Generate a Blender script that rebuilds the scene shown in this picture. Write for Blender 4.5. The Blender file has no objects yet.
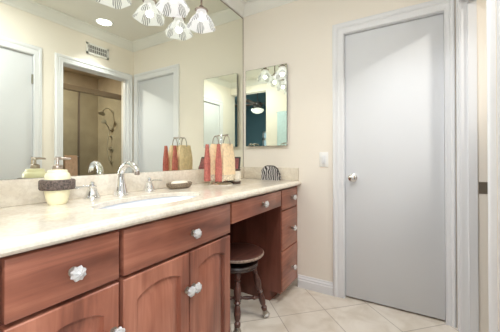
import bpy, bmesh, math, random
from mathutils import Vector, Matrix
random.seed(4)
S = bpy.context.scene
COL = S.collection
PI = math.pi

# ---------------------------------------------------------------- camera
YAW, PIT, ROL = 0.5403, 0.0063, -0.0015
CAM = Vector((1.3738, -2.1688, 1.0799))
r = Vector((math.cos(YAW), math.sin(YAW), 0)); F = Vector((-math.sin(YAW), math.cos(YAW), 0)); U = Vector((0, 0, 1))
F2 = F*math.cos(PIT)+U*math.sin(PIT); U2 = U*math.cos(PIT)-F*math.sin(PIT)
R3 = r*math.cos(ROL)+U2*math.sin(ROL); U3 = U2*math.cos(ROL)-r*math.sin(ROL)
cd = bpy.data.cameras.new('camera'); cam = bpy.data.objects.new('camera', cd); COL.objects.link(cam)
m = Matrix.Identity(4)
for i in range(3):
    m[i][0] = R3[i]; m[i][1] = U3[i]; m[i][2] = -F2[i]; m[i][3] = CAM[i]
cam.matrix_world = m
cd.sensor_width = 36; cd.lens = 36*271.19/500; cd.shift_y = -(166-156.1)/500; cd.clip_start = 0.02
S.camera = cam

# ---------------------------------------------------------------- world, exposure, area lights
w = bpy.data.worlds.new('sky'); S.world = w; w.use_nodes = True
bg = w.node_tree.nodes['Background']; bg.inputs[0].default_value = (0.62, 0.80, 1.0, 1); bg.inputs[1].default_value = 1.0
S.view_settings.view_transform = 'Standard'; S.view_settings.look = 'None'
S.view_settings.exposure = 0.0; S.view_settings.gamma = 1; S.view_settings.use_curve_mapping = False
S.cycles.max_bounces = 14; S.cycles.glossy_bounces = 8; S.cycles.diffuse_bounces = 7; S.cycles.transmission_bounces = 8
S.cycles.caustics_reflective = True; S.cycles.caustics_refractive = False
S.cycles.use_denoising = True

def area(name, loc, size, power, col=(1, 0.95, 0.88), rot=(0, 0, 0), spread=PI):
    l = bpy.data.lights.new(name, 'AREA'); l.shape = 'DISK'; l.size = size; l.energy = power; l.color = col; l.spread = spread
    o = bpy.data.objects.new(name, l); o.location = loc; o.rotation_euler = rot; COL.objects.link(o); return o
WARM = (0.95, 0.975, 1.0)
area('downlight_lamp', (1.38, -0.53, 2.485), 0.14, 4.0, WARM, spread=1.4)
area('downlight_lamp', (1.0, -1.58, 2.485), 0.14, 17, WARM)  # added fill downlight near the camera, out of view
area('downlight_lamp', (2.55, -0.70, 2.385), 0.14, 24, (1, 0.95, 0.84))  # added lamp that brightens the shower room
area('downlight_lamp', (2.1, -3.0, 2.785), 0.14, 60, (0.9, 0.95, 1))  # added lamp that brightens the bedroom near the opening
FILL = area('doorway_fill', (2.7, -3.15, 1.5), 0.7, 36, (0.86, 0.93, 1.0), (math.radians(90), 0, math.radians(53)))  # added fill lamp floating unseen in the bedroom, aimed through the opening

# ---------------------------------------------------------------- materials
def nt(name):
    mt = bpy.data.materials.new(name); mt.use_nodes = True
    return mt, mt.node_tree, mt.node_tree.nodes['Principled BSDF']
def mat(name, col, rough=0.5, metal=0, noise=None, bump=0, trans=0, emit=None, estr=0, spec=None, ior=None, coat=0):
    mt, t, p = nt(name)
    p.inputs['Base Color'].default_value = (*col, 1); p.inputs['Roughness'].default_value = rough; p.inputs['Metallic'].default_value = metal
    if trans: p.inputs['Transmission Weight'].default_value = trans
    if spec is not None: p.inputs['Specular IOR Level'].default_value = spec
    if ior: p.inputs['IOR'].default_value = ior
    if coat: p.inputs['Coat Weight'].default_value = coat; p.inputs['Coat Roughness'].default_value = 0.08
    if emit: p.inputs['Emission Color'].default_value = (*emit, 1); p.inputs['Emission Strength'].default_value = estr
    if noise or bump:
        tc = t.nodes.new('ShaderNodeTexCoord'); n = t.nodes.new('ShaderNodeTexNoise'); n.inputs['Scale'].default_value = (noise or (40, 0))[0]; n.inputs['Detail'].default_value = 6
        t.links.new(tc.outputs['Object'], n.inputs['Vector'])
        if noise:
            k = noise[1]; rp = t.nodes.new('ShaderNodeValToRGB')
            rp.color_ramp.elements[0].position = 0.3; rp.color_ramp.elements[1].position = 0.7
            rp.color_ramp.elements[0].color = (*[c*(1-k) for c in col], 1); rp.color_ramp.elements[1].color = (*[min(1, c*(1+k)) for c in col], 1)
            t.links.new(n.outputs['Fac'], rp.inputs['Fac']); t.links.new(rp.outputs['Color'], p.inputs['Base Color'])
        if bump:
            b = t.nodes.new('ShaderNodeBump'); b.inputs['Strength'].default_value = bump; b.inputs['Distance'].default_value = 0.01
            t.links.new(n.outputs['Fac'], b.inputs['Height']); t.links.new(b.outputs['Normal'], p.inputs['Normal'])
    return mt
def wood(name, axis, a, b, c, rough=0.32):
    mt, t, p = nt(name); L = t.links.new
    tc = t.nodes.new('ShaderNodeTexCoord'); mp = t.nodes.new('ShaderNodeMapping')
    sc = [22, 22, 22]; sc[axis] = 1.6; mp.inputs['Scale'].default_value = sc
    L(tc.outputs['Object'], mp.inputs['Vector'])
    n1 = t.nodes.new('ShaderNodeTexNoise'); n1.inputs['Scale'].default_value = 1.0; n1.inputs['Detail'].default_value = 8; n1.inputs['Roughness'].default_value = 0.6; n1.inputs['Distortion'].default_value = 0.8
    L(mp.outputs['Vector'], n1.inputs['Vector'])
    mp2 = t.nodes.new('ShaderNodeMapping'); s2 = [5, 5, 5]; s2[axis] = 2.2; mp2.inputs['Scale'].default_value = s2
    L(tc.outputs['Object'], mp2.inputs['Vector'])
    n2 = t.nodes.new('ShaderNodeTexNoise'); n2.inputs['Scale'].default_value = 1.2; n2.inputs['Detail'].default_value = 3
    L(mp2.outputs['Vector'], n2.inputs['Vector'])
    mx = t.nodes.new('ShaderNodeMath'); mx.operation = 'MULTIPLY_ADD'; mx.inputs[1].default_value = 0.5
    hf = t.nodes.new('ShaderNodeMath'); hf.operation = 'MULTIPLY'; hf.inputs[1].default_value = 0.5
    L(n1.outputs['Fac'], mx.inputs[0]); L(n2.outputs['Fac'], hf.inputs[0]); L(hf.outputs[0], mx.inputs[2])
    rp = t.nodes.new('ShaderNodeValToRGB'); e = rp.color_ramp.elements
    e[0].position = 0.36; e[0].color = (*a, 1); e[1].position = 0.64; e[1].color = (*c, 1)
    q = e.new(0.5); q.color = (*b, 1)
    L(mx.outputs[0], rp.inputs['Fac']); L(rp.outputs['Color'], p.inputs['Base Color'])
    p.inputs['Roughness'].default_value = rough; p.inputs['Coat Weight'].default_value = 0.2; p.inputs['Coat Roughness'].default_value = 0.15
    return mt
CH = ((0.17, 0.056, 0.035), (0.32, 0.112, 0.068), (0.47, 0.19, 0.12))
M = {}
M['wood_y'] = wood('cherry_horizontal', 1, *CH)
M['wood_z'] = wood('cherry_vertical', 2, *CH)
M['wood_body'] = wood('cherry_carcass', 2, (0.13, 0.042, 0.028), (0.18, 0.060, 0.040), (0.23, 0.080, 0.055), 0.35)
M['stool_wood'] = wood('stool_walnut', 1, (0.05, 0.018, 0.013), (0.085, 0.032, 0.023), (0.15, 0.062, 0.045), 0.35)
M['stool_dark'] = mat('stool_dark_wood', (0.05, 0.03, 0.024), 0.4, noise=(60, 0.4))
M['stool_rim'] = mat('stool_worn_rim', (0.32, 0.23, 0.18), 0.5, noise=(90, 0.4))
M['wall'] = mat('cream_paint', (0.87, 0.815, 0.735), 0.7, bump=0.05)
M['ceil'] = mat('ceiling_paint', (0.80, 0.78, 0.72), 0.8)
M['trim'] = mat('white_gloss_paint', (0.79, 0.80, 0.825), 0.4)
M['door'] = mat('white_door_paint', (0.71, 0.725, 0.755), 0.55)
M['chrome'] = mat('chrome', (0.82, 0.82, 0.83), 0.09, 1)
M['nickel'] = mat('brushed_nickel', (0.42, 0.38, 0.33), 0.35, 1)
M['softn'] = mat('soft_nickel', (0.60, 0.55, 0.47), 0.4, 0.8)
M['bronze'] = mat('bronze', (0.30, 0.24, 0.20), 0.4, 0.8)
M['gap'] = mat('dark_edge', (0.07, 0.05, 0.04), 0.6)
M['mirror'] = mat('silvered_glass', (0.87, 0.895, 0.815), 0.0, 1)
M['china'] = mat('white_china', (0.86, 0.88, 0.92), 0.12)
M['taupe'] = mat('shower_tile', (0.52, 0.435, 0.33), 0.35, noise=(5, 0.12))
M['glass'] = mat('clear_glass', (0.9, 0.95, 0.92), 0.0, trans=1.0, ior=1.05)
M['teal'] = mat('bedroom_paint', (0.17, 0.28, 0.33), 0.8)
M['crystal'] = mat('crystal', (1.0, 1.0, 0.99), 0.02, trans=0.5, ior=1.5)
M['plastic'] = mat('white_plastic', (0.85, 0.85, 0.84), 0.35)
M['wax'] = mat('yellow_ceramic', (0.88, 0.82, 0.56), 0.28, noise=(18, 0.06))
M['weave'] = mat('woven_band', (0.13, 0.095, 0.08), 0.6, noise=(170, 0.75), bump=0.9)
M['pump'] = mat('champagne_metal', (0.50, 0.42, 0.36), 0.3, 0.9)
M['dish'] = mat('woven_dish', (0.26, 0.20, 0.14), 0.6, noise=(190, 0.6), bump=0.8)
M['soap'] = mat('ivory_soap', (0.84, 0.78, 0.64), 0.4)
M['rose'] = mat('rose_terry', (0.50, 0.16, 0.13), 0.95, noise=(70, 0.25), bump=0.6)
M['cream'] = mat('cream_terry', (0.85, 0.66, 0.43), 0.95, noise=(60, 0.12), bump=0.6)
M['fringe'] = mat('floral_border', (0.80, 0.62, 0.46), 0.95, noise=(110, 0.45), bump=0.6)
M['black'] = mat('black_lacquer', (0.03, 0.022, 0.02), 0.35)
M['brown'] = mat('dark_brown', (0.09, 0.05, 0.035), 0.5)
M['burg'] = mat('burgundy_print', (0.25, 0.06, 0.06), 0.5, noise=(30, 0.5))
M['ivory'] = mat('ivory_cloth', (0.82, 0.76, 0.64), 0.8, noise=(80, 0.12))
M['bluecloth'] = mat('pale_blue_terry', (0.55, 0.70, 0.74), 0.9, noise=(40, 0.08))
M['tan'] = mat('tan_terry', (0.78, 0.52, 0.37), 0.95, noise=(40, 0.1))
M['lamp_on'] = mat('lit_lens', (1, 1, 1), 0.5, emit=(1, 0.97, 0.92), estr=6)
M['bulb'] = mat('lit_bulb', (.1, .1, .1), 0.5, emit=(1, 0.97, 0.92), estr=1.3)
M['globe'] = mat('fan_globe', (0.9, 0.9, 0.88), 0.4, emit=(1, 0.98, 0.93), estr=1.0)

def m_counter():
    mt, t, p = nt('cream_marble'); L = t.links.new
    tc = t.nodes.new('ShaderNodeTexCoord')
    n1 = t.nodes.new('ShaderNodeTexNoise'); n1.inputs['Scale'].default_value = 6; n1.inputs['Detail'].default_value = 8; n1.inputs['Distortion'].default_value = 1.2
    n2 = t.nodes.new('ShaderNodeTexNoise'); n2.inputs['Scale'].default_value = 75; n2.inputs['Detail'].default_value = 4
    L(tc.outputs['Object'], n1.inputs['Vector']); L(tc.outputs['Object'], n2.inputs['Vector'])
    r1 = t.nodes.new('ShaderNodeValToRGB'); e = r1.color_ramp.elements
    e[0].position = 0.38; e[0].color = (0.70, 0.625, 0.515, 1); e[1].position = 0.6; e[1].color = (0.78, 0.72, 0.615, 1)
    r2 = t.nodes.new('ShaderNodeValToRGB'); f = r2.color_ramp.elements
    f[0].position = 0.42; f[0].color = (0.92, 0.91, 0.90, 1); f[1].position = 0.56; f[1].color = (1, 1, 1, 1)
    mx = t.nodes.new('ShaderNodeMix'); mx.data_type = 'RGBA'; mx.blend_type = 'MULTIPLY'; mx.inputs[0].default_value = 1
    L(n1.outputs['Fac'], r1.inputs['Fac']); L(n2.outputs['Fac'], r2.inputs['Fac'])
    L(r1.outputs['Color'], mx.inputs[6]); L(r2.outputs['Color'], mx.inputs[7]); L(mx.outputs[2], p.inputs['Base Color'])
    p.inputs['Roughness'].default_value = 0.1
    return mt
M['counter'] = m_counter()
def m_floor():
    mt, t, p = nt('beige_floor_tile'); L = t.links.new
    tc = t.nodes.new('ShaderNodeTexCoord'); mp = t.nodes.new('ShaderNodeMapping'); mp.vector_type = 'POINT'
    T = 0.343
    mp.inputs['Rotation'].default_value = (0, 0, math.radians(45))
    # rotated: X=(x-y)/sqrt2, Y=(x+y)/sqrt2
    mp.inputs['Location'].default_value = (-1.07/math.sqrt(2)+10*T, -0.11/math.sqrt(2)+10*T, 0)
    L(tc.outputs['Object'], mp.inputs['Vector'])
    br = t.nodes.new('ShaderNodeTexBrick'); br.offset = 0; br.squash = 1
    br.inputs['Scale'].default_value = 1; br.inputs['Brick Width'].default_value = T; br.inputs['Row Height'].default_value = T
    br.inputs['Mortar Size'].default_value = 0.0032; br.inputs['Mortar Smooth'].default_value = 0.3
    br.inputs['Color1'].default_value = (0.69, 0.625, 0.54, 1); br.inputs['Color2'].default_value = (0.745, 0.685, 0.60, 1); br.inputs['Mortar'].default_value = (0.42, 0.36, 0.30, 1)
    L(mp.outputs['Vector'], br.inputs['Vector'])
    n = t.nodes.new('ShaderNodeTexNoise'); n.inputs['Scale'].default_value = 7; n.inputs['Detail'].default_value = 9; n.inputs['Distortion'].default_value = 0.7
    L(tc.outputs['Object'], n.inputs['Vector'])
    rr = t.nodes.new('ShaderNodeValToRGB'); rr.color_ramp.elements[0].position = 0.35; rr.color_ramp.elements[0].color = (0.84, 0.81, 0.77, 1); rr.color_ramp.elements[1].position = 0.62; rr.color_ramp.elements[1].color = (1, 1, 1, 1)
    L(n.outputs['Fac'], rr.inputs['Fac'])
    mx = t.nodes.new('ShaderNodeMix'); mx.data_type = 'RGBA'; mx.blend_type = 'MULTIPLY'; mx.inputs[0].default_value = 1
    L(br.outputs['Color'], mx.inputs[6]); L(rr.outputs['Color'], mx.inputs[7]); L(mx.outputs[2], p.inputs['Base Color'])
    p.inputs['Roughness'].default_value = 0.3
    return mt
M['floor'] = m_floor()
def m_shade():
    mt, t, p = nt('cut_glass_shade'); L = t.links.new
    def mth(op, a, b=None, c=None):
        n = t.nodes.new('ShaderNodeMath'); n.operation = op
        for i, v in enumerate((a, b, c)):
            if v is None: continue
            if isinstance(v, (int, float)): n.inputs[i].default_value = v
            else: L(v, n.inputs[i])
        return n.outputs[0]
    tc = t.nodes.new('ShaderNodeTexCoord'); sp = t.nodes.new('ShaderNodeSeparateXYZ'); L(tc.outputs['Object'], sp.inputs[0])
    th = mth('ARCTAN2', sp.outputs[1], sp.outputs[0])
    c5 = mth('COSINE', mth('MULTIPLY_ADD', th, 5.0, 0.6))
    zz = mth('DIVIDE', mth('ADD', sp.outputs[2], 0.080), 0.036)     # ovals sit low on the bell
    rad = mth('ADD', mth('MULTIPLY', zz, zz), mth('MULTIPLY', mth('SUBTRACT', 1.0, c5), 0.9))
    oval = mth('LESS_THAN', rad, 1.0)
    rib = mth('GREATER_THAN', mth('SINE', mth('MULTIPLY', th, 46.0)), -0.1)
    k = mth('MULTIPLY', oval, rib)
    mx = t.nodes.new('ShaderNodeMix'); mx.data_type = 'RGBA'; L(k, mx.inputs[0])
    mx.inputs[6].default_value = (1, 0.985, 0.96, 1); mx.inputs[7].default_value = (0.13, 0.13, 0.125, 1)
    p.inputs['Base Color'].default_value = (0.02, 0.02, 0.02, 1); p.inputs['Specular IOR Level'].default_value = 0.15; L(mx.outputs[2], p.inputs['Emission Color'])
    lw = t.nodes.new('ShaderNodeLayerWeight'); lw.inputs[0].default_value = 0.35
    p.inputs['Emission Strength'].default_value = 1.05
    p.inputs['Roughness'].default_value = 0.2
    tr = t.nodes.new('ShaderNodeBsdfTransparent'); ms = t.nodes.new('ShaderNodeMixShader'); ms.inputs[0].default_value = 0.32
    L(p.outputs[0], ms.inputs[1]); L(tr.outputs[0], ms.inputs[2]); L(ms.outputs[0], t.nodes['Material Output'].inputs[0])
    return mt
M['shade'] = m_shade()
def m_zebra():
    mt, t, p = nt('zebra_print'); L = t.links.new
    tc = t.nodes.new('ShaderNodeTexCoord'); wv = t.nodes.new('ShaderNodeTexWave'); wv.wave_type = 'BANDS'; wv.bands_direction = 'X'
    wv.inputs['Scale'].default_value = 17; wv.inputs['Distortion'].default_value = 11; wv.inputs['Detail'].default_value = 1.5; wv.inputs['Detail Scale'].default_value = 0.8
    L(tc.outputs['Object'], wv.inputs['Vector'])
    rp = t.nodes.new('ShaderNodeValToRGB'); rp.color_ramp.interpolation = 'CONSTANT'
    rp.color_ramp.elements[0].color = (0.035, 0.03, 0.035, 1); rp.color_ramp.elements[1].position = 0.60; rp.color_ramp.elements[1].color = (0.62, 0.60, 0.60, 1)
    L(wv.outputs['Color'], rp.inputs['Fac']); L(rp.outputs['Color'], p.inputs['Base Color']); p.inputs['Roughness'].default_value = 0.4
    return mt
M['zebra'] = m_zebra()

# ---------------------------------------------------------------- mesh helpers (world coordinates in, parent-relative out)
class MB:
    def __init__(s): s.v = []; s.f = []; s.m = []
    def add(s, vs, fs, mi=0):
        b = len(s.v); s.v += [tuple(v) for v in vs]; s.f += [tuple(b+i for i in f) for f in fs]; s.m += [mi]*len(fs); return s
    def box(s, x0, x1, y0, y1, z0, z1, bv=0, mi=0):
        bm = bmesh.new()
        bmesh.ops.create_cube(bm, size=1)
        for v in bm.verts:
            v.co = Vector(((x0+x1)/2+v.co.x*(x1-x0), (y0+y1)/2+v.co.y*(y1-y0), (z0+z1)/2+v.co.z*(z1-z0)))
        if bv: bmesh.ops.bevel(bm, geom=bm.edges[:], offset=bv, segments=2, profile=0.5, affect='EDGES')
        bm.verts.index_update(); s.add([v.co[:] for v in bm.verts], [[v.index for v in f.verts] for f in bm.faces], mi); bm.free(); return s
    def lathe(s, c, prof, n=32, axis=(0, 0, 1), mi=0, sx=1, sy=1, mod=None):
        ax = Vector(axis).normalized(); q = Vector((0, 0, 1)).rotation_difference(ax); vs = []; fs = []
        for j, (rr, h) in enumerate(prof):
            for i in range(n):
                a = 2*PI*i/n; k = mod(a, j) if mod else 1
                vs.append(Vector(c)+q@Vector((rr*k*math.cos(a)*sx, rr*k*math.sin(a)*sy, h)))
        for j in range(len(prof)-1):
            for i in range(n):
                i2 = (i+1) % n; fs.append((j*n+i, j*n+i2, (j+1)*n+i2, (j+1)*n+i))
        if prof[0][0] > 1e-5: fs.append(tuple(range(n))[::-1])
        if prof[-1][0] > 1e-5: fs.append(tuple((len(prof)-1)*n+i for i in range(n)))
        return s.add(vs, fs, mi)
    def shell(s, c, prof, n=32, mi=0, mod=None, sx=1, sy=1):
        vs = []; fs = []
        for j, (rr, h) in enumerate(prof):
            for i in range(n):
                a = 2*PI*i/n; k = mod(a, j) if mod else 1
                vs.append(Vector(c)+Vector((rr*k*math.cos(a)*sx, rr*k*math.sin(a)*sy, h)))
        for j in range(len(prof)-1):
            for i in range(n):
                i2 = (i+1) % n; fs.append((j*n+i, j*n+i2, (j+1)*n+i2, (j+1)*n+i))
        return s.add(vs, fs, mi)
    def tube(s, pts, rad, n=12, mi=0, closed=False):
        pts = [Vector(q) for q in pts]; N = len(pts); vs = []; fs = []
        if not hasattr(rad, '__len__'): rad = [rad]*N
        up = None
        for i in range(N):
            if closed: t = pts[(i+1) % N]-pts[i-1]
            else: t = pts[min(i+1, N-1)]-pts[max(i-1, 0)]
            t.normalize()
            if up is None:
                up = t.orthogonal().normalized()
            up = (up-t*up.dot(t)).normalized(); bi = t.cross(up)
            for k in range(n):
                a = 2*PI*k/n; vs.append(pts[i]+(up*math.cos(a)+bi*math.sin(a))*rad[i])
        for i in range(N if closed else N-1):
            j = (i+1) % N
            for k in range(n):
                k2 = (k+1) % n; fs.append((i*n+k, i*n+k2, j*n+k2, j*n+k))
        if not closed: fs += [tuple(range(n))[::-1], tuple((N-1)*n+k for k in range(n))]
        return s.add(vs, fs, mi)
    def prism(s, poly, a0, a1, fn, mi=0):      # poly in (u,v); fn(u,v,w)->xyz
        n = len(poly); vs = [fn(u, v, a0) for u, v in poly]+[fn(u, v, a1) for u, v in poly]
        fs = [tuple(range(n))[::-1], tuple(range(n, 2*n))]+[(i, (i+1) % n, n+(i+1) % n, n+i) for i in range(n)]
        return s.add(vs, fs, mi)
    def grid(s, rows, mi=0, loop=False):
        n = len(rows[0]); vs = [p for rw in rows for p in rw]; fs = []
        for j in range(len(rows)-1):
            for i in range(n if loop else n-1):
                i2 = (i+1) % n; fs.append((j*n+i, j*n+i2, (j+1)*n+i2, (j+1)*n+i))
        return s.add(vs, fs, mi)
    def build(s, name, mats, parent=None, smooth=False, label=None, weld=False):
        o0 = parent_world(parent) if parent else Matrix.Identity(4)
        inv = o0.inverted(); me = bpy.data.meshes.new(name)
        me.from_pydata([tuple(inv@Vector(v)) for v in s.v], [], s.f)
        if not isinstance(mats, (list, tuple)): mats = [mats]
        for q in mats: me.materials.append(q)
        me.polygons.foreach_set('material_index', s.m)
        bm = bmesh.new(); bm.from_mesh(me)
        if weld: bmesh.ops.remove_doubles(bm, verts=bm.verts, dist=1e-5)
        bmesh.ops.recalc_face_normals(bm, faces=bm.faces[:]); bm.to_mesh(me); bm.free()
        if smooth:
            me.polygons.foreach_set('use_smooth', [True]*len(me.polygons))
            me.set_sharp_from_angle(angle=math.radians(38))
        o = bpy.data.objects.new(name, me); COL.objects.link(o)
        if parent: o.parent = parent
        if label: o['label'] = label
        return o
def parent_world(o):
    mw = Matrix.Translation(o.location)@o.rotation_euler.to_matrix().to_4x4()
    return (parent_world(o.parent)@mw) if o.parent else mw
def thing(name, label, cat, loc, group=None, kind=None, rz=0):
    o = bpy.data.objects.new(name, None); o.empty_display_size = 0.05; COL.objects.link(o); o.location = loc; o.rotation_euler.z = rz
    tag(o, label, cat, group, kind); return o
def tag(o, label, cat, group=None, kind=None):
    if label: o['label'] = label
    if cat: o['category'] = cat
    if group: o['group'] = group
    if kind: o['kind'] = kind
    return o
def dup(root, loc, label, rz=None):
    kids = [c for c in bpy.data.objects if c.parent == root]
    q = root.copy(); COL.objects.link(q); q.location = loc; q['label'] = label
    if rz is not None: q.rotation_euler.z = rz
    for ch in kids:
        c = ch.copy(); COL.objects.link(c); c.parent = q
        for g in [g for g in bpy.data.objects if g.parent == ch]:
            d = g.copy(); COL.objects.link(d); d.parent = c
    return q
def struct(mb, name, m, label, cat, **k):
    return tag(mb.build(name, m, **k), label, cat, kind='structure')

# ================================================================ SETTING
W = 1.632; H = 2.5
struct(MB().box(-1.3, 5.0, -6.3, 1.3, -0.1, 0), 'floor', M['floor'], 'beige stone tiles laid diagonally with thin grout lines', 'floor')
struct(MB().box(-0.2, W+0.14, -2.33, 0.12, H, H+0.1), 'ceiling', M['ceil'], 'smooth off-white bathroom ceiling with a recessed light', 'ceiling')
struct(MB().box(-0.14, -0.006, -2.33, 0.12, 0, H), 'wall_left', M['wall'], 'cream wall behind the wide vanity mirror', 'wall')
dl, dr, dt = 0.915, 1.562, 2.045
b = MB().box(-0.006, dl, 0, 0.12, 0, H).box(dr, W, 0, 0.12, 0, H).box(dl, dr, 0, 0.12, dt, H)
struct(b, 'wall_far', M['wall'], 'cream painted wall around the closed white door', 'wall')
W2 = 1.753
oy0, oy1, ot = -0.815, -0.072, 2.05
d3a, d3b = -1.842, -1.046
b = MB().box(W, W2, oy1, 0.12, 0, H).box(W, W2, oy0, oy1, ot, H).box(W, W2, d3b, oy0, 0, H).box(W, W2, d3a, d3b, dt, H).box(W, W2, -2.33, d3a, 0, H)
struct(b, 'wall_right', M['wall'], 'cream wall with the shower room opening and a second door', 'wall')
b = MB().box(-0.006, 0.87, -2.33, -2.2, 0, H).box(0.87, W, -2.33, -2.2, 2.29, H)
struct(b, 'wall_back', M['wall'], 'cream wall with a tall plain opening to the bedroom', 'wall')
# walls behind the two closed doors; the first is added to block sky light
struct(MB().box(0.8, W2, 0.12, 0.2, 0, H), 'wall_light_block', M['wall'], 'unseen wall added behind the closed white door to block sky light', 'wall')
struct(MB().box(W2, W2+0.08, -1.95, -1.0, 0, H), 'wall_hall', M['wall'], 'wall just behind the second white door', 'wall')

# mouldings: profile swept along a U or a line, mitred
CAS = [(0, 0), (0, .009), (.006, .013), (.014, .010), (.022, .011), (.040, .014), (.046, .011), (.052, .015), (.060, .019), (.070, .021), (.080, .018), (.085, .012), (.085, 0)]
def casing(x0, x1, zt, fn, wd=1.0, right=True, wdr=1.0):
    # x0,x1 inner edges; profile grows outward; fn(u, z, depth)
    rows = []
    for (u, d) in CAS:
        rows.append([(x0-u*wd, 0, d), (x0-u*wd, zt+u*wd, d), (x1+u*wdr, zt+u*wd, d), (x1+u*wdr, 0, d)])
    return MB().grid([[fn(*q) for q in rw] for rw in rows])
far_fn = lambda u, z, d: (u, -d, z)
rt_fn = lambda u, z, d: (W-d, u, z)
# door_1: the closed white door in the far wall
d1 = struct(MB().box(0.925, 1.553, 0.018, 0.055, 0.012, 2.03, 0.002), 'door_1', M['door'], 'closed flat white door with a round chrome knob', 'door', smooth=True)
casing(0.921, 1.553, 2.036, far_fn, wdr=0.66).build('door_casing', M['trim'], d1, smooth=True)
MB().box(0.905, 0.9235, 0, 0.12, 0, 2.036).box(1.5545, 1.57, 0, 0.12, 0, 2.036).box(0.905, 1.57, 0, 0.12, 2.0325, 2.046).box(0.915, 0.935, 0.056, 0.07, 0, 2.036).box(1.543, 1.56, 0.056, 0.07, 0, 2.036).build('door_jamb', M['trim'], d1)
MB().lathe((0.981, 0.018, 0.928), [(0.031, 0), (0.031, .004), (0.026, .008), (0.011, .011), (0.010, .03), (0.020, .036), (0.0265, .046), (0.0255, .056), (0.018, .063), (0.0, .066)], 32, (0, -1, 0)).build('door_knob', M['chrome'], d1, smooth=True, label='round chrome knob')
# door_2: second door in the right wall, seen in the mirror
d2 = struct(MB().box(W+0.012, W+0.05, d3a+0.008, d3b-0.008, 0.012, 2.03, 0.002), 'door_2', M['door'], 'white door on the right wall seen at the left of the mirror', 'door', smooth=True)
casing(d3a+0.004, d3b-0.004, 2.036, rt_fn, wdr=0.75).build('door_casing', M['trim'], d2, smooth=True)
MB().box(W, W+0.12, d3a, d3a+0.006, 0, 2.036).box(W, W+0.12, d3b-0.006, d3b, 0, 2.036).box(W, W+0.12, d3a, d3b, 2.0325, 2.046).build('door_jamb', M['trim'], d2)
for z in (0.25, 1.05, 1.81):
    MB().lathe((W+0.006, d3b-0.010, z-0.045), [(0.0, -.004), (0.006, 0), (0.006, .09), (0.0, .094)], 12).box(W-.001, W+.004, d3b-0.022, d3b+.004, z-.042, z+.042).build('hinge', M['chrome'], d2, smooth=True, label='small metal hinge')
# opening to the shower room
op = struct(casing(oy0+.008, oy1-.008, ot-.008, rt_fn, wd=0.85, wdr=0.64), 'trim_1', M['trim'], 'white moulded casing around the shower room opening', 'trim', smooth=True)
b = MB().box(W-.002, W2, oy1-.012, oy1, 0, ot-.01).box(W-.002, W2, oy0, oy0+.012, 0, ot-.01).box(W-.002, W2, oy0, oy1, ot-.012, ot)
b.box(W+.030, W+.072, oy1-.024, oy1-.012, 0, ot-.012)
b.build('opening_jamb', M['trim'], op)
MB().box(W+.0725, W2+.001, oy1-.0135, oy1-.012, 0, ot-.012).build('jamb_rabbet', M['wall'], op, label='cream inner strip of the jamb')  # strip takes the cream wall material
sk = MB().box(W2-.043, W2-.002, oy1-.0150, oy1-.0135, .865, .935, .0004).build('strike_plate', M['nickel'], op, label='small nickel strike plate')

# crown moulding loop
CR = [(0, -.09), (.008, -.09), (.012, -.078), (.022, -.070), (.035, -.052), (.052, -.030), (.062, -.022), (.068, -.014), (.078, -.010), (.078, 0)]
rows = []
for u, d in CR:
    xa, xb, ya, yb = u-.006, W-u, -2.2+u, -u
    rows.append([(xa, ya, H+d), (xb, ya, H+d), (xb, yb, H+d), (xa, yb, H+d)])
struct(MB().grid(rows, loop=True), 'trim_2', mat('crown_paint', (0.84, 0.84, 0.81), 0.5), 'off-white crown moulding running around the ceiling', 'trim', smooth=True)
# baseboards
BB = [(0, 0), (.016, 0), (.016, .060), (.012, .066), (.012, .078), (.007, .086), (.004, .100), (0, .100)]
def base(name, fn, a0, a1, label):
    struct(MB().prism(BB, a0, a1, fn), name, M['trim'], label, 'baseboard')
base('baseboard_far', lambda u, v, w_: (w_, -u, v), 0.545, 0.835, 'white stepped baseboard between the vanity and the closed door')
base('baseboard_right', lambda u, v, w_: (W-u, w_, v), -0.968, -0.882, 'short white baseboard on the right wall between two casings')
base('baseboard_back', lambda u, v, w_: (w_, -2.2+u, v), 0.56, 0.87, 'white baseboard beside the tall bedroom opening')

# shower room
SX, SY0, SY1, SH = 3.12, -1.35, 0.40, 2.4
struct(MB().box(SX, SX+.1, SY0, SY1, 0, SH), 'wall_shower_back', M['taupe'], 'taupe tiled long wall of the shower room', 'wall')
struct(MB().box(W2, SX+.1, SY1, SY1+.1, 0, SH), 'wall_shower_end', M['taupe'], 'taupe tiled end wall carrying the shower fittings', 'wall')
struct(MB().box(W2, SX+.1, SY0-.1, SY0, 0, SH), 'wall_shower_near', M['taupe'], 'near end wall of the shower room', 'wall')
struct(MB().box(W2-.04, W2, 0.12, SY1+.1, 0, SH), 'wall_shower_side', M['taupe'], 'side wall of the shower room beside the opening', 'wall')
struct(MB().box(W2, SX+.1, SY0-.1, SY1+.1, SH, SH+.1), 'ceiling_shower', M['taupe'], 'taupe ceiling of the shower room', 'ceiling')
t = thing('shower_enclosure', 'framed glass shower screen with a beige header seen through the opening', 'shower screen', (2.3, -0.45, 0))
MB().box(2.27, 2.33, SY0, SY1, 1.93, 2.0, .006).build('header_rail', mat('header_beige', (0.36, 0.28, 0.20), 0.4), t)
MB().box(2.25, 2.35, SY0, SY1, 0, 0.12, .006).build('threshold', M['taupe'], t)
MB().box(2.297, 2.303, SY0+.01, -0.325, 0.125, 1.925).build('glass_panel', M['glass'], t)
MB().box(2.297, 2.303, -0.305, SY1-.01, 0.125, 1.925).build('glass_panel', M['glass'], t)
MB().box(2.290, 2.310, -0.325, -0.305, 0.12, 1.93).build('frame_post', M['bronze'], t)
MB().tube([(2.30, -0.62, 1.10), (2.262, -0.62, 1.10), (2.25, -0.60, 1.10), (2.25, -0.35, 1.10), (2.262, -0.33, 1.10), (2.30, -0.33, 1.10)], 0.008).build('towel_bar', M['chrome'], t, smooth=True)
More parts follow.
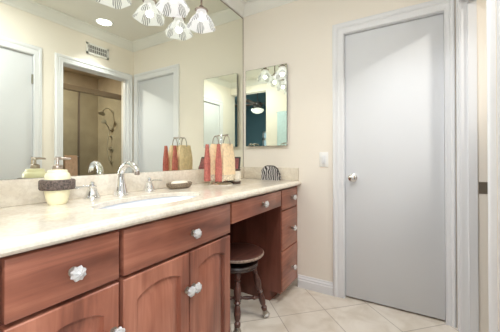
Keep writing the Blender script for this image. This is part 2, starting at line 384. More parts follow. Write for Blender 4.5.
def drape(xc, yc, zt, hw, len1, len2, th, axis='y', fold=0.004, n=14):
    # cloth hung over a bar running along axis; returns closed-ish thick sheet
    prof = [(-th, -len1), (-th*1.15, -len1*.5), (-th, -.02), (-th*.6, -.004), (0, 0.002), (th*.6, -.004), (th, -.02), (th*1.15, -len2*.5), (th, -len2)]
    inn = [(u*.45, z-.004) for u, z in prof][::-1]
    loop = prof+inn; rows = []
    for j in range(n+1):
        s_ = -1+2*j/n; row = []
        for (u, z) in loop:
            k = max(0, -z)/max(len1, len2)
            uu = u+fold*math.sin(s_*9+1)*k; ss = s_*hw*(1+.05*k)
            row.append((xc+uu, yc+ss, zt+z) if axis == 'y' else (xc+ss, yc+uu, zt+z))
        rows.append(row)
    mb = MB().grid(rows, loop=True); L = len(loop); off = len(mb.v)-L
    for base_ in (0, off):
        for i in range(len(prof)-1):
            a, b_ = i, i+1; c, d = L-2-i, L-1-i
            mb.f.append((base_+a, base_+b_, base_+c, base_+d)); mb.m.append(0)
    return mb
tw = drape(2.25, -0.435, 1.112, 0.072, 0.34, 0.40, 0.016)
tag(tw.build('bath_towel', M['tan'], smooth=True), 'tan towel over the bar of the glass shower screen', 'towel')
# shower fittings on the end wall
t = thing('shower_fitting_set', 'bronze shower head, hand shower and valves on the taupe end wall', 'shower', (2.72, 0.40, 1.0))
MB().lathe((2.72, SY1, 1.82), [(.028, 0), (.028, .006), (.012, .01)], 20, (0, -1, 0)).tube([(2.72, SY1, 1.82), (2.69, SY1-.08, 1.85), (2.66, SY1-.15, 1.835), (2.64, SY1-.2, 1.79)], .009).build('shower_arm', M['softn'], t, smooth=True)
MB().lathe((2.64, SY1-.2, 1.79), [(.012, 0), (.02, .02), (.045, .045), (.045, .055), (0, .056)], 24, (-.25, -.5, -.8)).build('shower_head', M['softn'], t, smooth=True)
MB().tube([(2.72, SY1, 1.5), (2.72, SY1-.05, 1.52), (2.715, SY1-.08, 1.58), (2.70, SY1-.14, 1.64)], .009).lathe((2.70, SY1-.14, 1.64), [(.014, -.01), (.034, .01), (.036, .03), (0, .034)], 20, (-.5, -.7, -.2)).build('hand_shower', M['softn'], t, smooth=True)
MB().tube([(2.72, SY1-.05, 1.5), (2.73, SY1-.07, 1.36), (2.72, SY1-.08, 1.2), (2.71, SY1-.07, 1.06), (2.74, SY1-.04, 1.04), (2.735, SY1-.02, 1.12)], .006).build('shower_hose', M['softn'], t, smooth=True)
for z, rr in ((1.42, .026), (1.22, .05), (1.02, .03)):
    MB().lathe((2.735, SY1, z), [(rr, 0), (rr, .006), (rr*.4, .014), (rr*.35, .045), (0, .047)], 24, (0, -1, 0)).tube([(2.735, SY1-.04, z), (2.69, SY1-.05, z-.004)], .006).build('valve', M['softn'], t, smooth=True)
# white linen cabinet inside the shower room, seen through the opening past the right wall casing
t = thing('linen_cabinet', 'tall white cabinet just inside the shower room opening', 'cabinet', (1.93, 0.26, 0))
MB().box(W2+.01, 2.1, 0.16, SY1-.005, 0.0, 2.1, .003).build('body', M['trim'], t)
MB().box(W2+.03, 2.08, 0.143, 0.16, 0.12, 2.08, .003).build('door', M['door'], t)
MB().lathe((2.05, 0.143, 1.0), [(.006, 0), (.006, .012), (.013, .018), (.013, .024), (0, .026)], 16, (0, -1, 0)).build('knob', M['chrome'], t, smooth=True)

# bedroom behind the camera, seen in the small mirror
BH = 2.8
struct(MB().box(-1.2, -1.1, -6.1, -2.33, 0, BH), 'wall_bedroom_left', M['teal'], 'dark teal bedroom side wall', 'wall')
struct(MB().box(4.6, 4.7, -6.1, -2.33, 0, BH), 'wall_bedroom_right', M['teal'], 'dark teal bedroom wall opposite', 'wall')
wx0, wx1, wz0, wz1 = 2.3, 3.06, 0.9, 1.98
b = MB().box(-1.2, wx0, -6.2, -6.1, 0, BH).box(wx1, 4.7, -6.2, -6.1, 0, BH).box(wx0, wx1, -6.2, -6.1, 0, wz0).box(wx0, wx1, -6.2, -6.1, wz1, BH)
struct(b, 'wall_bedroom_end', M['teal'], 'dark teal bedroom end wall with a window', 'wall')
b = MB().box(-1.2, -0.006, -2.33, -2.28, 0, BH).box(W2, 4.7, -2.33, -2.28, 0, BH).box(-.2, W2, -2.34, -2.30, H, BH)
struct(b, 'wall_bedroom_near', M['teal'], 'bedroom wall around the tall opening', 'wall')
struct(MB().box(-1.2, 4.7, -6.2, -2.3, BH, BH+.1), 'ceiling_bedroom', M['teal'], 'dark bedroom ceiling', 'ceiling')
wn = struct(MB().box(wx0, wx1, -6.16, -6.154, wz0, wz1), 'window_1', M['glass'], 'daylit bedroom window seen in the small mirror', 'window')
b = MB().box(wx0, wx0+.05, -6.17, -6.12, wz0, wz1).box(wx1-.05, wx1, -6.17, -6.12, wz0, wz1).box(wx0, wx1, -6.17, -6.12, wz0, wz0+.05).box(wx0, wx1, -6.17, -6.12, wz1-.05, wz1).box(wx0, wx1, -6.17, -6.12, 1.68, 1.76)
b.build('window_frame', M['trim'], wn)

# ================================================================ VANITY
ZC, ZB, XF, XK = 0.889, 0.995, 0.573, 0.543
KN = None
def knob_mb(y, z):
    c = (XK, y, z)
    mb = MB().lathe(c, [(.014, 0), (.014, .003), (.006, .006), (.006, .014), (.011, .017)], 16, (1, 0, 0), mi=1)
    mb.lathe(c, [(.009, .016), (.018, .021), (.0205, .028), (.0175, .036), (.010, .039), (.004, .043), (0, .042)], 16, (1, 0, 0), mi=0, mod=lambda a, j: 1+(.10 if round(a/(PI/8)) % 2 else -.10)*(j > 0))
    return mb
def knob(y, z, par, s=1.0):
    o = knob_mb(y, z).build('knob', [M['crystal'], M['nickel']], par, label='faceted clear crystal knob')
    return o
def drawer(par, y0, y1, z0, z1, ky=None, kz=None):
    y0 += .0012; y1 -= .0012; z0 += .001
    d = MB().box(XK-.0355, XK, y0, y1, z0, z1, .003).build('drawer', M['wood_y'], par, smooth=True)
    knob(ky if ky is not None else (y0+y1)/2, kz if kz is not None else (z0+z1)/2, d)
    return d
def door(par, y0, y1, z0, z1, ky, kz):
    # frame-and-panel door with a cathedral arch; built as nested outlines stepping in depth
    st, rl = 0.052, 0.052; y0 += .001; y1 -= .001; z1 -= .001
    def outline(ins, sh, pk):
        a0, a1, b0 = y0+st+ins, y1-st-ins, z0+rl+ins
        zs = z1-sh-ins*.6; zp = z1-pk-ins
        pts = [(a0, b0), (a1, b0), (a1, zs)]
        n = 18
        for i in range(1, n):
            s_ = i/n; yy = a1+(a0-a1)*s_
            pts.append((yy, zs+(zp-zs)*(math.sin(PI*s_)**0.75)))
        pts.append((a0, zs)); return pts
    def rect(e, n):
        return None
    P0 = outline(0, .085, .056)
    mb = MB(); N = len(P0)
    # outer rect ring with same count
    A = []
    for i, (yy, zz) in enumerate(P0):
        if i == 0: A.append((y0, z0))
        elif i == 1: A.append((y1, z0))
        elif i == 2: A.append((y1, z1-.03))
        elif i == N-1: A.append((y0, z1-.03))
        else:
            s_ = (i-2)/(N-3); A.append((y1+(y0-y1)*s_, z1))
    A[3] = (y1, z1); A[N-2] = (y0, z1)
    xs = XK; rings = []
    rings.append([(xs-.0355, y, z) for y, z in A])
    cy, cz = (y0+y1)/2, (z0+z1)/2
    rings.append([(xs-.003, y, z) for y, z in A])
    rings.append([(xs, y+(.003 if y < cy else -.003 if y > cy else 0), z+(.003 if z < cz else -.003)) for y, z in A])
    rings.append([(xs, y, z) for y, z in P0])
    rings.append([(xs-.006, y, z) for y, z in outline(.002, .085, .056)])
    rings.append([(xs-.013, y, z) for y, z in outline(.005, .085, .056)])
    rings.append([(xs-.013, y, z) for y, z in outline(.012, .085, .056)])
    rings.append([(xs-.002, y, z) for y, z in outline(.036, .085, .056)])
    mb.grid(rings, loop=True)
    last = len(mb.v)-N; mb.f.append(tuple(last+i for i in range(N))); mb.m.append(0)
    d = mb.build('door', M['wood_z'], par, smooth=True)
    knob(ky, kz, d); return d
def carcass(par, y0, y1, z0=.075, top=.848, toe=True, side=True):
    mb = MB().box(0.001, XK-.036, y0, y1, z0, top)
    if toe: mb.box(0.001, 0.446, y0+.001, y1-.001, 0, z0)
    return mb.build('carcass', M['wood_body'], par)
ZT = 0.838
# A: cabinet at the left edge of the picture
t = thing('base_cabinet', 'narrow cherry cabinet whose edge shows at the far left below the counter', 'cabinet', (0.25, -2.05, 0))
carcass(t, -2.198, -1.925); drawer(t, -2.19, -1.932, .682, ZT); door(t, -2.19, -1.932, .09, .67, -1.97, .53)
# B: drawer over a door, left foreground
t = thing('base_cabinet', 'cherry cabinet at left with one wide drawer over an arched door', 'cabinet', (0.25, -1.76, 0))
carcass(t, -1.924, -1.6155); drawer(t, -1.917, -1.621, .682, ZT, -1.764, .757); door(t, -1.917, -1.621, .09, .671, -1.642, .52)
# C: sink base
t = thing('sink_cabinet', 'cherry sink cabinet with a wide false drawer above two arched doors', 'cabinet', (0.25, -1.3, 0))
carcass(t, -1.6145, -0.979, top=.69); MB().box(XK-.046, XK-.036, -1.6145, -0.979, .69, .848).box(.001, XK-.046, -1.6145, -1.603, .69, .848).box(.001, XK-.046, -.990, -0.979, .69, .848).build('front_rail', M['wood_body'], t); drawer(t, -1.607, -0.986, .682, ZT, -1.273, .75)
door(t, -1.607, -1.293, .09, .671, -1.310, .515); door(t, -1.289, -0.986, .09, .671, -1.272, .515)
# D: knee space drawer
t = thing('knee_drawer_unit', 'slim cherry drawer bridging the open knee space above the stool', 'drawer', (0.25, -0.65, 0))
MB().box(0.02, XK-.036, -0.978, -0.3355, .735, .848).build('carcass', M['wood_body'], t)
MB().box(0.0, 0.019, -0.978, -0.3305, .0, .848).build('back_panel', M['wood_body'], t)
drawer(t, -0.972, -0.336, .724, ZT, -0.622, .782)
# E: stack
t = thing('drawer_stack', 'cherry stack of three drawers against the cream wall', 'cabinet', (0.25, -0.17, 0))
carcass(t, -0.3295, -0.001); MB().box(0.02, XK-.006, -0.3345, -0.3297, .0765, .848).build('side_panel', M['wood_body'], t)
MB().box(XK-.036, XK-.006, -0.018, -0.001, .075, .848).build('filler_strip', M['wood_z'], t)
for z0, z1, kz in ((.686, ZT, .765), (.386, .678, .52), (.08, .378, .21)):
    drawer(t, -0.324, -0.020, z0, z1, -0.135, kz)

# worktop with oval sink cut-out
SC = (0.335, -1.31); SA, SB = 0.280, 0.145
def ring(a, b_, z, n=72):
    return [(SC[0]+b_*math.cos(2*PI*i/n), SC[1]+a*math.sin(2*PI*i/n), z) for i in range(n)]
def rectring(x0, x1, y0, y1, z, n=72):
    o = []
    for i in range(n):
        c, s_ = math.cos(2*PI*i/n), math.sin(2*PI*i/n)
        # pick intersection with rectangle along the same parametric angle
        kx = ((x1-SC[0]) if c > 0 else (SC[0]-x0))/max(abs(c), 1e-6); ky = ((y1-SC[1]) if s_ > 0 else (SC[1]-y0))/max(abs(s_), 1e-6)
        k = min(kx, ky); o.append((SC[0]+k*c, SC[1]+k*s_, z))
    return o
mb = MB(); xe = 0.553; ZU = 0.852; ZS = ZC-.0215
mb.grid([rectring(0, xe, -1.62, -0.96, ZC), ring(SA, SB, ZC), ring(SA-.003, SB-.003, ZC-.003), ring(SA-.003, SB-.003, ZC-.021)], loop=True)
# corners of the rectangle section
R0 = rectring(0, xe, -1.62, -0.96, ZC)
for cx_, cy_ in ((0, -1.62), (0, -.96), (xe, -1.62), (xe, -.96)):
    best = None
    for i in range(72):
        a, b_ = R0[i], R0[(i+1) % 72]
        if (abs(a[0]-cx_) < 1e-6 and abs(b_[1]-cy_) < 1e-6) or (abs(b_[0]-cx_) < 1e-6 and abs(a[1]-cy_) < 1e-6):
            if abs(a[0]-b_[0]) > 1e-7 and abs(a[1]-b_[1]) > 1e-7: best = (a, b_)
    if best: mb.add([best[0], best[1], (cx_, cy_, ZC)], [(0, 1, 2)])
mb.add([(0, -2.199, ZC), (xe, -2.199, ZC), (xe, -1.62, ZC), (0, -1.62, ZC), (0, -.96, ZC), (xe, -.96, ZC), (xe, -.001, ZC), (0, -.001, ZC)], [(0, 1, 2, 3), (4, 5, 6, 7)])
EP = [(xe, 0), (.560, -.0015), (.5655, -.0055), (.568, -.010), (.5725, -.013), (XF+.001, -.018), (XF+.001, -.026), (.5705, -.031), (.566, -.036), (.545, -.037), (.52, -.037)]
mb.grid([[(x, -2.199, ZC+z), (x, -.001, ZC+z)] for x, z in EP])
mb.add([(x, -2.199, ZC+z) for x, z in EP]+[(0, -2.199, ZU), (0, -2.199, ZC)], [tuple(range(len(EP)+2))])
ct = tag(mb.build('countertop', M['counter'], smooth=False, weld=True), 'long cream marble vanity countertop with an oval sink cut-out and shaped edge', 'countertop')
tag(MB().box(-.004, .020, -2.199, -.001, ZC, ZB-.001, .003).build('backsplash', M['counter'], smooth=True), 'cream marble backsplash strip below the wide mirror', 'backsplash')
tag(MB().box(.0205, .5516, -.020, -.001, ZC, ZB-.001, .003).build('side_splash', M['counter'], smooth=True), 'short cream marble splash strip on the far wall', 'backsplash')
# sink
t = thing('undermount_sink', 'white oval undermount china sink below the faucet', 'sink', (SC[0], SC[1], ZU-.15))
prof = [(1.03, ZS), (1.0, ZS), (.99, ZS-.02), (.95, ZU-.06), (.82, ZU-.11), (.55, ZU-.14), (.2, ZU-.152), (.1, ZU-.153)]
MB().grid([ring(SA*k, SB*k+ (.0 if k < .5 else .004), z) for k, z in prof], loop=True).build('bowl', M['china'], t, smooth=True)
MB().lathe((SC[0], SC[1], ZU-.154), [(0, .002), (.018, .002), (.022, .004), (.026, .002), (.028, -.004)][::-1], 24).build('drain', M['chrome'], t, smooth=True)
# faucet
t = thing('bathroom_faucet', 'chrome high-arc faucet behind the white sink', 'faucet', (.095, -1.305, ZC))
fx, fy = .092, -1.318
mb = MB().lathe((fx, fy, ZC), [(.038, 0), (.038, .005), (.034, .010), (.029, .03), (.023, .06), (.017, .095)], 28)
pts = []; rad = []
for i in range(25):
    s_ = i/24; a = PI*.90*s_
    pts.append((fx+.058-.058*math.cos(a), fy+.012*s_, ZC+.105+.056*math.sin(a))); rad.append(.0165-.004*s_)
pts = [(fx, fy, ZC+.06)]+pts; rad = [.0145]+rad
mb.tube(pts, rad, 18); e = pts[-1]
mb.build('spout', M['chrome'], t, smooth=True)
MB().lathe((e[0], e[1], e[2]+.004), [(.010, 0), (.0125, -.006), (.0125, -.018), (.009, -.020), (0, -.020)], 20).build('aerator', M['bronze'], t, smooth=True, label='dark spout tip')
def handle(y, sgn, lab):
    hx = .072
    t = thing('faucet_handle', lab, 'faucet handle', (hx, y, ZC), group='lever handles beside the faucet')
    MB().lathe((hx, y, ZC), [(.038, 0), (.038, .004), (.034, .009), (.027, .025), (.019, .045), (.016, .051), (.019, .056), (.019, .060), (.009, .064), (.013, .070), (.011, .077), (0, .080)], 24).build('base', M['chrome'], t, smooth=True)
    MB().tube([(hx, y, ZC+.058), (hx+.004, y+sgn*.03, ZC+.060), (hx+.008, y+sgn*.06, ZC+.058), (hx+.010, y+sgn*.080, ZC+.057)], [.006, .0045, .005, .0065], 12).build('lever', M['chrome'], t, smooth=True)
handle(-1.452, -1, 'left chrome lever handle, pointing towards the soap pump')
handle(-1.128, 1, 'right chrome lever handle, beside the woven soap dish')
# pop-up rod ornament behind the faucet
# soap dispenser
sx_, sy_ = .105, -1.612
t = thing('soap_dispenser', 'pale yellow soap pump with a dark woven band by the mirror', 'soap dispenser', (sx_, sy_, ZC))
MB().lathe((sx_, sy_, ZC), [(.030, 0), (.034, .004), (.039, .02), (.043, .04), (.046, .062), (.0465, .10), (.045, .118), (.041, .128), (.036, .131), (.036, .137), (.033, .142), (.018, .144)], 36).build('jar', M['wax'], t, smooth=True)
MB().lathe((sx_, sy_, ZC), [(.045, .060), (.060, .061), (.063, .066), (.063, .097), (.060, .102), (.045, .103)], 36, mod=lambda a, j: 1+.012*math.sin(a*17+j)).build('woven_band', M['weave'], t, smooth=True, label='dark brown woven band')
MB().lathe((sx_, sy_, ZC), [(.018, .142), (.019, .146), (.018, .160), (.013, .163), (.006, .165), (.005, .182), (.012, .184), (.012, .193), (.006, .196)], 24).tube([(sx_, sy_, ZC+.189), (sx_+.006, sy_+.02, ZC+.190), (sx_+.01, sy_+.045, ZC+.188)], [.007, .0055, .0045], 12).build('pump', M['pump'], t, smooth=True, label='champagne metal pump')
# soap dish
dx_, dy_ = .108, -.925
t = thing('soap_dish', 'oval woven brown soap dish holding an ivory soap bar', 'soap dish', (dx_, dy_, ZC), rz=0)
MB().shell((dx_, dy_, ZC), [(.01, .001), (.055, .0), (.068, .006), (.078, .018), (.080, .033), (.075, .036), (.070, .027), (.058, .014), (.01, .012)], 40, sx=.70, sy=1.22, mod=lambda a, j: 1+.01*math.sin(a*20+j*2)).build('dish', M['dish'], t, smooth=True)
tag(MB().lathe((dx_, dy_, ZC+.0145), [(.0, 0), (.040, .001), (.052, .008), (.053, .020), (.044, .029), (0, .031)], 32, sx=.72, sy=1.2).build('soap_bar', M['soap'], smooth=True), 'ivory soap bar lying in the oval woven dish', 'soap')

# towel stand with two ring arms, and towels
tx, ty = .205, -.620
t = thing('towel_stand', 'chrome countertop towel stand with two ring arms and a round base', 'towel stand', (tx, ty, ZC))
MB().lathe((tx, ty, ZC), [(.084, 0), (.085, .006), (.078, .012), (.052, .020), (.030, .026), (.012, .030), (.008, .034)], 40).build('base', M['chrome'], t, smooth=True)
MB().tube([(tx, ty, ZC+.03), (tx, ty, ZC+.345)], .005).lathe((tx, ty, ZC+.345), [(.007, -.004), (.009, .002), (.006, .01), (0, .012)], 16).build('post', M['chrome'], t, smooth=True)
MB().tube([(tx-.05, ty, ZC+.347), (tx-.02, ty, ZC+.35), (tx+.02, ty, ZC+.35), (tx+.062, ty, ZC+.352)], .0055).build('cross_bar', M['nickel'], t, smooth=True)
for sg in (-1, 1):
    c = (tx+sg*.049, ty, ZC+.29)
    MB().tube([(c[0]+.029*math.cos(a), ty, c[2]-.012+.070*math.sin(a)) for a in [PI*i/24 for i in range(25)]], .0038, 10).build('ring', M['nickel'], t, smooth=True)
def fold(xc, hw, d0, d1, zt, zb, mat_, lab, seed, y0):
    # folded towel hanging as a soft bundle: closed loop section lofted downwards
    rows = []; n = 40
    for j in range(15):
        k = j/14; z = zt+(zb-zt)*k
        wx = hw*(.45+.55*min(1, k*2.4))*(1+.15*k); wy0 = d0*(.72+.28*min(1, k*2.5))*(1+.10*k); wy1 = d1*(.9+.1*min(1, k*3))
        row = []
        for i in range(n):
            a = 2*PI*i/n; c, s_ = math.cos(a), math.sin(a)
            px = wx*math.copysign(abs(c)**.55, c); py = (wy1 if s_ > 0 else wy0)*math.copysign(abs(s_)**.55, s_)
            f = .0035*math.sin(i*1.9+seed)*min(1, k*2)+.002*math.sin(i*.7+k*5+seed)
            row.append((xc+px*(1+f*8), y0+py+f, z+(.004*math.sin(i*.8+seed) if j == 14 else 0)))
        rows.append(row)
    mb = MB().grid(rows, loop=True); mb.f.append(tuple(range(n))[::-1]); mb.m.append(0); L = len(mb.v)-n; mb.f.append(tuple(L+i for i in range(n))); mb.m.append(0)
    for q, f_ in enumerate(mb.f):
        if sum(mb.v[i][2] for i in f_)/len(f_) < zb+.045: mb.m[q] = 1
    mats = [M[mat_], M['fringe']] if mat_ == 'cream' else [M[mat_], M[mat_]]
    return tag(mb.build('hand_towel', mats, smooth=True), lab, 'towel', group='hand towels on the chrome stand')
for sg, wh in ((-1, 'nearer the mirror'), (1, 'nearer the room')):
    fold(tx+sg*.049, .018, .013, .012, ZC+.284, ZC+.032, 'rose', 'rose towel at the front of the ring '+wh, 1+sg, ty-.094)
    fold(tx+sg*.049, .031, .066, .072, ZC+.290, ZC+.038, 'cream', 'cream towel folded over the ring '+wh, 4+sg, ty+.002)
# picture easel hidden behind the towels, seen in the mirror
t = thing('picture_frame', 'small black easel picture frame behind the towels, reflected in the mirror', 'picture frame', (.165, -.425, ZC), rz=math.radians(-72))
Mf = Matrix.Translation((.165, -.425, ZC))@Matrix.Rotation(math.radians(-72), 4, 'Z')@Matrix.Rotation(math.radians(-17), 4, 'Y')
def loc_box(x0, x1, y0, y1, z0, z1, bv=.002):
    mb = MB().box(x0, x1, y0, y1, z0, z1, bv); mb.v = [tuple(Mf@Vector(v)) for v in mb.v]; return mb
fr = loc_box(0, .012, -.055, .055, .012, .205).build('frame', M['black'], t)
loc_box(.0122, .0135, -.043, .043, .03, .19, 0).build('picture', M['burg'], fr, label='burgundy picture')
loc_box(-.004, .04, -.05, .05, .0, .011).build('easel_ledge', M['black'], t)
MB().tube([tuple(Mf@Vector((0, 0, .15))), tuple(Vector((.165, -.425, ZC))+Vector((-.022, .068, .004)))], .004).build('easel_leg', M['black'], t, smooth=True)
# potpourri bowl right of the towels
px_, py_ = .240, -.494
t = thing('trinket_pot', 'small ivory pot with dark brown rim and tray right of the towels', 'pot', (px_, py_, ZC))
MB().lathe((px_, py_, ZC), [(.034, 0), (.041, .004), (.043, .012), (.041, .018), (.036, .014)], 32).build('tray', M['brown'], t, smooth=True, label='dark brown tray')
MB().lathe((px_, py_, ZC), [(.030, .013), (.040, .03), (.043, .055), (.040, .08), (.034, .096)], 32).build('pot_body', M['ivory'], t, smooth=True)
MB().lathe((px_, py_, ZC), [(.034, .095), (.040, .097), (.041, .105), (.036, .109), (0, .110)], 32).build('rim', M['brown'], t, smooth=True, label='dark brown rim')
# zebra napkin holder by the far wall
zx0, zx1, zy = .238, .408, -.062
poly = [(zx0, 0), (zx1-.004, 0), (zx1, .03), (zx1-.010, .065), (zx1-.026, .096), (zx1-.05, .113), (zx1-.07, .118), (zx0+.05, .118), (zx0+.024, .110), (zx0+.014, .098), (zx0+.001, .085)]
t = thing('napkin_holder', 'round-topped zebra striped holder on the counter at the far wall', 'holder', ((zx0+zx1)/2, zy, ZC))
MB().prism(poly, -.020, -.012, lambda u, v, w_: (u, zy+w_, ZC+v)).build('front_panel', M['zebra'], t)
MB().prism(poly, .012, .020, lambda u, v, w_: (u, zy+w_, ZC+v)).build('back_panel', M['zebra'], t)
MB().box(zx0, zx1-.006, zy-.0115, zy+.0115, ZC, ZC+.008).build('base', M['black'], t)
MB().prism([((u-(zx0+zx1)/2)*.96+(zx0+zx1)/2, v*.985+.0085) for u, v in poly], -.010, .010, lambda u, v, w_: (u, zy+w_, ZC+v)).build('napkins', M['black'], t)

# ================================================================ MIRRORS
t = thing('wall_mirror', 'wide frameless vanity mirror covering the left wall', 'mirror', (0, -1.1, 1.0))
MB().box(-.005, 0, -2.198, -.0045, ZB+.001, 2.3985).build('mirror_glass', M['mirror'], t)
MB().box(-.005, .0025, -.0043, -.0015, ZB+.001, 2.401).box(-.005, .0025, -2.198, -.0043, 2.3987, 2.4015).build('edge_strip', M['bronze'], t, label='thin dark edge strip')
mx0, mx1, mz0, mz1 = .050, .458, 1.186, 1.882
t = thing('medicine_cabinet', 'small frameless mirrored cabinet on the far wall above the zebra holder', 'mirror', (mx0, 0, mz0), rz=math.radians(0))
MB().box(mx0+.004, mx1-.004, -.028, -.001, mz0+.004, mz1-.004).build('cabinet_body', mat('grey_enamel', (.55, .55, .54), .4), t)
MB().box(mx0, mx1, -.034, -.0285, mz0, mz1).build('mirror_door', M['mirror'], t)
MB().box(mx0-.0012, mx0, -.0345, -.028, mz0, mz1).box(mx1, mx1+.0012, -.0345, -.028, mz0, mz1).box(mx0, mx1, -.0345, -.028, mz1, mz1+.0012).box(mx0, mx1, -.0345, -.028, mz0-.0012, mz0).build('mirror_edge', M['gap'], t)

# ================================================================ WALL LAMP with glass bells (its lamps' own light here)
LX = 0.11; LY = [-0.72, -0.98, -1.24, -1.50]
t = thing('vanity_light', 'long bronze vanity light with bell-shaped cut glass shades over the mirror', 'lamp', (0, -1.14, 2.2))
MB().box(0.0005, .022, -1.68, -.60, 2.29, 2.36, .004).build('backplate', M['bronze'], t)
for i, y in enumerate(LY):
    arm = MB().tube([(.02, y, 2.32), (.06, y, 2.33), (LX-.02, y, 2.315), (LX, y, 2.27), (LX, y, 2.13)], .007)
    arm.lathe((LX, y, 2.098), [(.044, .012), (.046, .016), (.030, .020), (.022, .03), (.014, .045)], 24)
    arm.build('arm', M['bronze'], t, smooth=True)
    prof = [(.033, 0), (.035, -.010), (.038, -.022), (.048, -.036), (.063, -.050), (.075, -.066), (.084, -.084), (.092, -.100), (.098, -.112)]
    o = bpy.data.objects.new('lamp_shade', None)
    mb = MB().shell((0, 0, 0), prof, 60, mod=lambda a, j: 1+(.07*(j/8)**2)*math.cos(5*a+.6))
    me_o = mb.build('lamp_shade', M['shade'], smooth=True)
    bpy.data.objects.remove(o)
    me_o.parent = t; me_o.location = (LX, y, 2.108-2.2) if False else (LX, y+1.14, 2.108-2.2)
    me_o.rotation_euler.z = i*.5
    bulb = MB().lathe((LX, y, 2.10), [(.010, 0), (.012, -.015), (.018, -.03), (.020, -.042), (.015, -.055), (0, -.060)], 20).build('bulb', M['bulb'], t, smooth=True, label='lit bulb')
    l = bpy.data.lights.new('bulb_light', 'POINT'); l.energy = 2.2; l.color = (1, 0.965, 0.92); l.shadow_soft_size = 0.022
    lo = bpy.data.objects.new('bulb_light', l); lo.location = (LX, y, 2.03); COL.objects.link(lo)

# ================================================================ CEILING LIGHTS, VENT, SWITCH
def downlight(x, y, z, lab):
    t = thing('recessed_light', lab, 'ceiling light', (x, y, z), group='recessed ceiling lights')
    MB().lathe((x, y, z), [(.066, -.002), (.070, -.005), (.090, -.004), (.092, 0)], 36).build('trim_ring', M['plastic'], t, smooth=True)
    MB().lathe((x, y, z-.0065), [(0, 0), (.068, 0), (.069, .001)], 36).build('lens', M['lamp_on'], t, label='lit lens')
downlight(1.38, -.53, H, 'round recessed ceiling light seen in the wide mirror')
downlight(1.0, -1.58, H, 'added round ceiling fill light near the camera, out of view')  # this fixture and the next two are added for fill light
downlight(2.55, -.70, SH, 'added fill light in the shower room ceiling')
downlight(2.1, -3.0, BH, 'added fill light in the bedroom ceiling')
t = thing('air_vent', 'white rectangular air vent high on the right wall, seen in the mirror', 'vent', (W, -.455, 2.27))
b = MB(); va, vb, vz0, vz1 = -.580, -.330, 2.212, 2.330
b.box(W-.010, W-.0005, va, vb, vz0, vz0+.02).box(W-.010, W-.0005, va, vb, vz1-.02, vz1).box(W-.010, W-.0005, va, va+.02, vz0, vz1).box(W-.010, W-.0005, vb-.02, vb, vz0, vz1)
b.build('vent_frame', M['plastic'], t)
MB().box(W-.002, W-.0004, va+.02, vb-.02, vz0+.02, vz1-.02).build('shade_sheet', mat('duct_shadow', (.10, .09, .08), .9), t, label='dark sheet painting the shade behind the louvres')  # thin dark sheet, shade behind the louvres put into its colour
b = MB()
for i in range(9): b.box(W-.009, W-.002, va+.034+i*.0225, va+.040+i*.0225, vz0+.02, vz1-.02)
b.box(W-.009, W-.002, va+.02, vb-.02, 2.268, 2.274); b.build('louvre', M['plastic'], t)
t = thing('light_switch', 'white rocker light switch on the wall left of the closed door', 'switch', (.764, 0, 1.066))
MB().box(.729, .799, -.006, -.0005, 1.006, 1.124, .002).build('switch_plate', M['plastic'], t, smooth=True)
MB().box(.748, .780, -.010, -.006, 1.032, 1.098, .0015).build('rocker', M['trim'], t, smooth=True)

# ================================================================ STOOL
cx, cy = .358, -.640
t = thing('piano_stool', 'round wooden swivel stool with turned legs under the counter', 'stool', (cx, cy, 0))
MB().lathe((cx, cy, .430), [(.11, 0), (.165, .001), (.172, .006), (.175, .014), (.173, .022), (.165, .027), (.14, .028), (0, .027)], 48).build('seat', M['stool_wood'], t, smooth=True)
MB().lathe((cx, cy, .430), [(.1735, .003), (.1775, .008), (.1785, .013), (.1765, .019), (.173, .021)], 48).build('seat_rim', M['stool_rim'], t, smooth=True, label='worn pale rim')
MB().lathe((cx, cy, .35), [(.03, 0), (.03, .04), (.07, .05), (.12, .072), (.12, .079)], 32).build('swivel', M['stool_dark'], t, smooth=True)
MB().lathe((cx, cy, .352), [(.06, 0), (.130, .002), (.137, .010), (.134, .018), (.139, .026), (.134, .034), (.05, .037)], 48).build('apron', M['stool_dark'], t, smooth=True)
def leg_prof(L):
    P = [(0, .013), (.05, .016), (.10, .018), (.13, .012), (.15, .020), (.17, .013), (.22, .017), (.34, .024), (.42, .021), (.50, .014), (.53, .021), (.56, .013), (.60, .018), (.70, .022), (.78, .018), (.82, .012), (.85, .020), (.90, .018), (.92, .014)]
    return [(rr, s_*L) for s_, rr in P]
feet = []
for k in range(4):
    a = math.radians(33+90*k-.0); top = Vector((cx+.105*math.cos(a), cy+.105*math.sin(a), .356)); ft = Vector((cx+.19*math.cos(a), cy+.19*math.sin(a), .022))
    d = ft-top; L = d.length; feet.append((top, ft))
    lg = MB().lathe(top, leg_prof(L), 20, d.normalized()).build('leg', M['stool_wood'], t, smooth=True)
    f = MB().lathe(ft, [(0, -.021), (.012, -.018), (.020, -.008), (.021, .002), (.014, .014), (0, .018)], 16, mi=0)
    f.lathe(ft-d.normalized()*.03, [(.016, 0), (.019, .012), (.017, .024)], 16, d.normalized(), mi=1)
    for q in range(3):
        b0 = a+q*2*PI/3; f.tube([ft-d.normalized()*.02+Vector((.016*math.cos(b0), .016*math.sin(b0), 0)), ft+Vector((.024*math.cos(b0), .024*math.sin(b0), .002)), ft+Vector((.017*math.cos(b0), .017*math.sin(b0), -.014))], .004, 8, mi=1)
    f.build('claw_foot', [M['crystal'], M['nickel']], lg, smooth=True, label='metal claw foot on a glass ball')
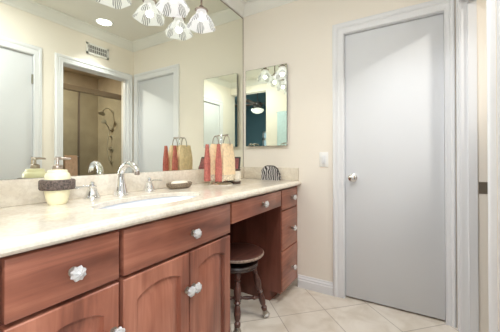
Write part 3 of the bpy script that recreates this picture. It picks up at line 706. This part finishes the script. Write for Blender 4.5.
for k in range(2):
    (t0, f0), (t1, f1) = feet[k], feet[k+2]
    a = t0.lerp(f0, .66); b_ = t1.lerp(f1, .66); d = b_-a; L = d.length
    MB().lathe(a, [(rr, s_*L) for s_, rr in ((0, .008), (.1, .009), (.16, .015), (.2, .009), (.3, .014), (.4, .009), (.5, .018 if k == 0 else .012), (.6, .009), (.7, .014), (.8, .009), (.84, .015), (.9, .009), (1, .008))], 16, d.normalized()).build('stretcher', M['stool_wood'], t, smooth=True)

# towel on the back wall, seen in the small mirror
t = thing('towel_rail', 'slim chrome rail on the back wall seen in the small mirror', 'rail', (.53, -2.2, 1.86))
MB().tube([(.43, -2.2, 1.86), (.43, -2.15, 1.86)], .006).tube([(.63, -2.2, 1.86), (.63, -2.15, 1.86)], .006).tube([(.42, -2.15, 1.86), (.64, -2.15, 1.86)], .007).build('rail', M['chrome'], t, smooth=True)
tag(drape(.53, -2.15, 1.872, .09, .92, .85, .013, 'x').build('bath_towel', M['bluecloth'], smooth=True), 'pale blue towel hanging on the back wall rail', 'towel')

# ceiling fan in the bedroom
fx, fy, fz = 2.03, -3.95, 2.44
t = thing('ceiling_fan', 'dark ceiling fan with a white light bowl reflected in the small mirror', 'ceiling fan', (fx, fy, BH))
MB().lathe((fx, fy, BH), [(.07, 0), (.06, -.03), (.02, -.05), (.013, -.06), (.013, -.30)], 24).build('rod', M['black'], t, smooth=True)
MB().lathe((fx, fy, fz), [(.03, .08), (.10, .06), (.13, .02), (.13, -.03), (.09, -.07), (.06, -.09)], 32).build('motor', M['black'], t, smooth=True)
MB().lathe((fx, fy, fz-.10), [(.05, .02), (.09, 0), (.16, -.02), (.165, -.05), (.12, -.10), (.05, -.125), (0, -.13)], 32).build('light_bowl', M['globe'], t, smooth=True, label='white glowing bowl')
for k in range(5):
    a = 2*PI*k/5+.35; u = Vector((math.cos(a), math.sin(a), 0)); v = Vector((-math.sin(a), math.cos(a), .18)).normalized(); c = Vector((fx, fy, fz))
    P = [(.12, -.02), (.2, -.03), (.24, -.06), (.60, -.075), (.64, -.05), (.65, 0), (.64, .05), (.60, .075), (.24, .06), (.2, .03), (.12, .02)]
    MB().prism(P, -.004, .004, lambda p, q, w_, u=u, v=v: tuple(c+u*p+v*q+Vector((0, 0, w_)))).build('blade', M['brown'], t)
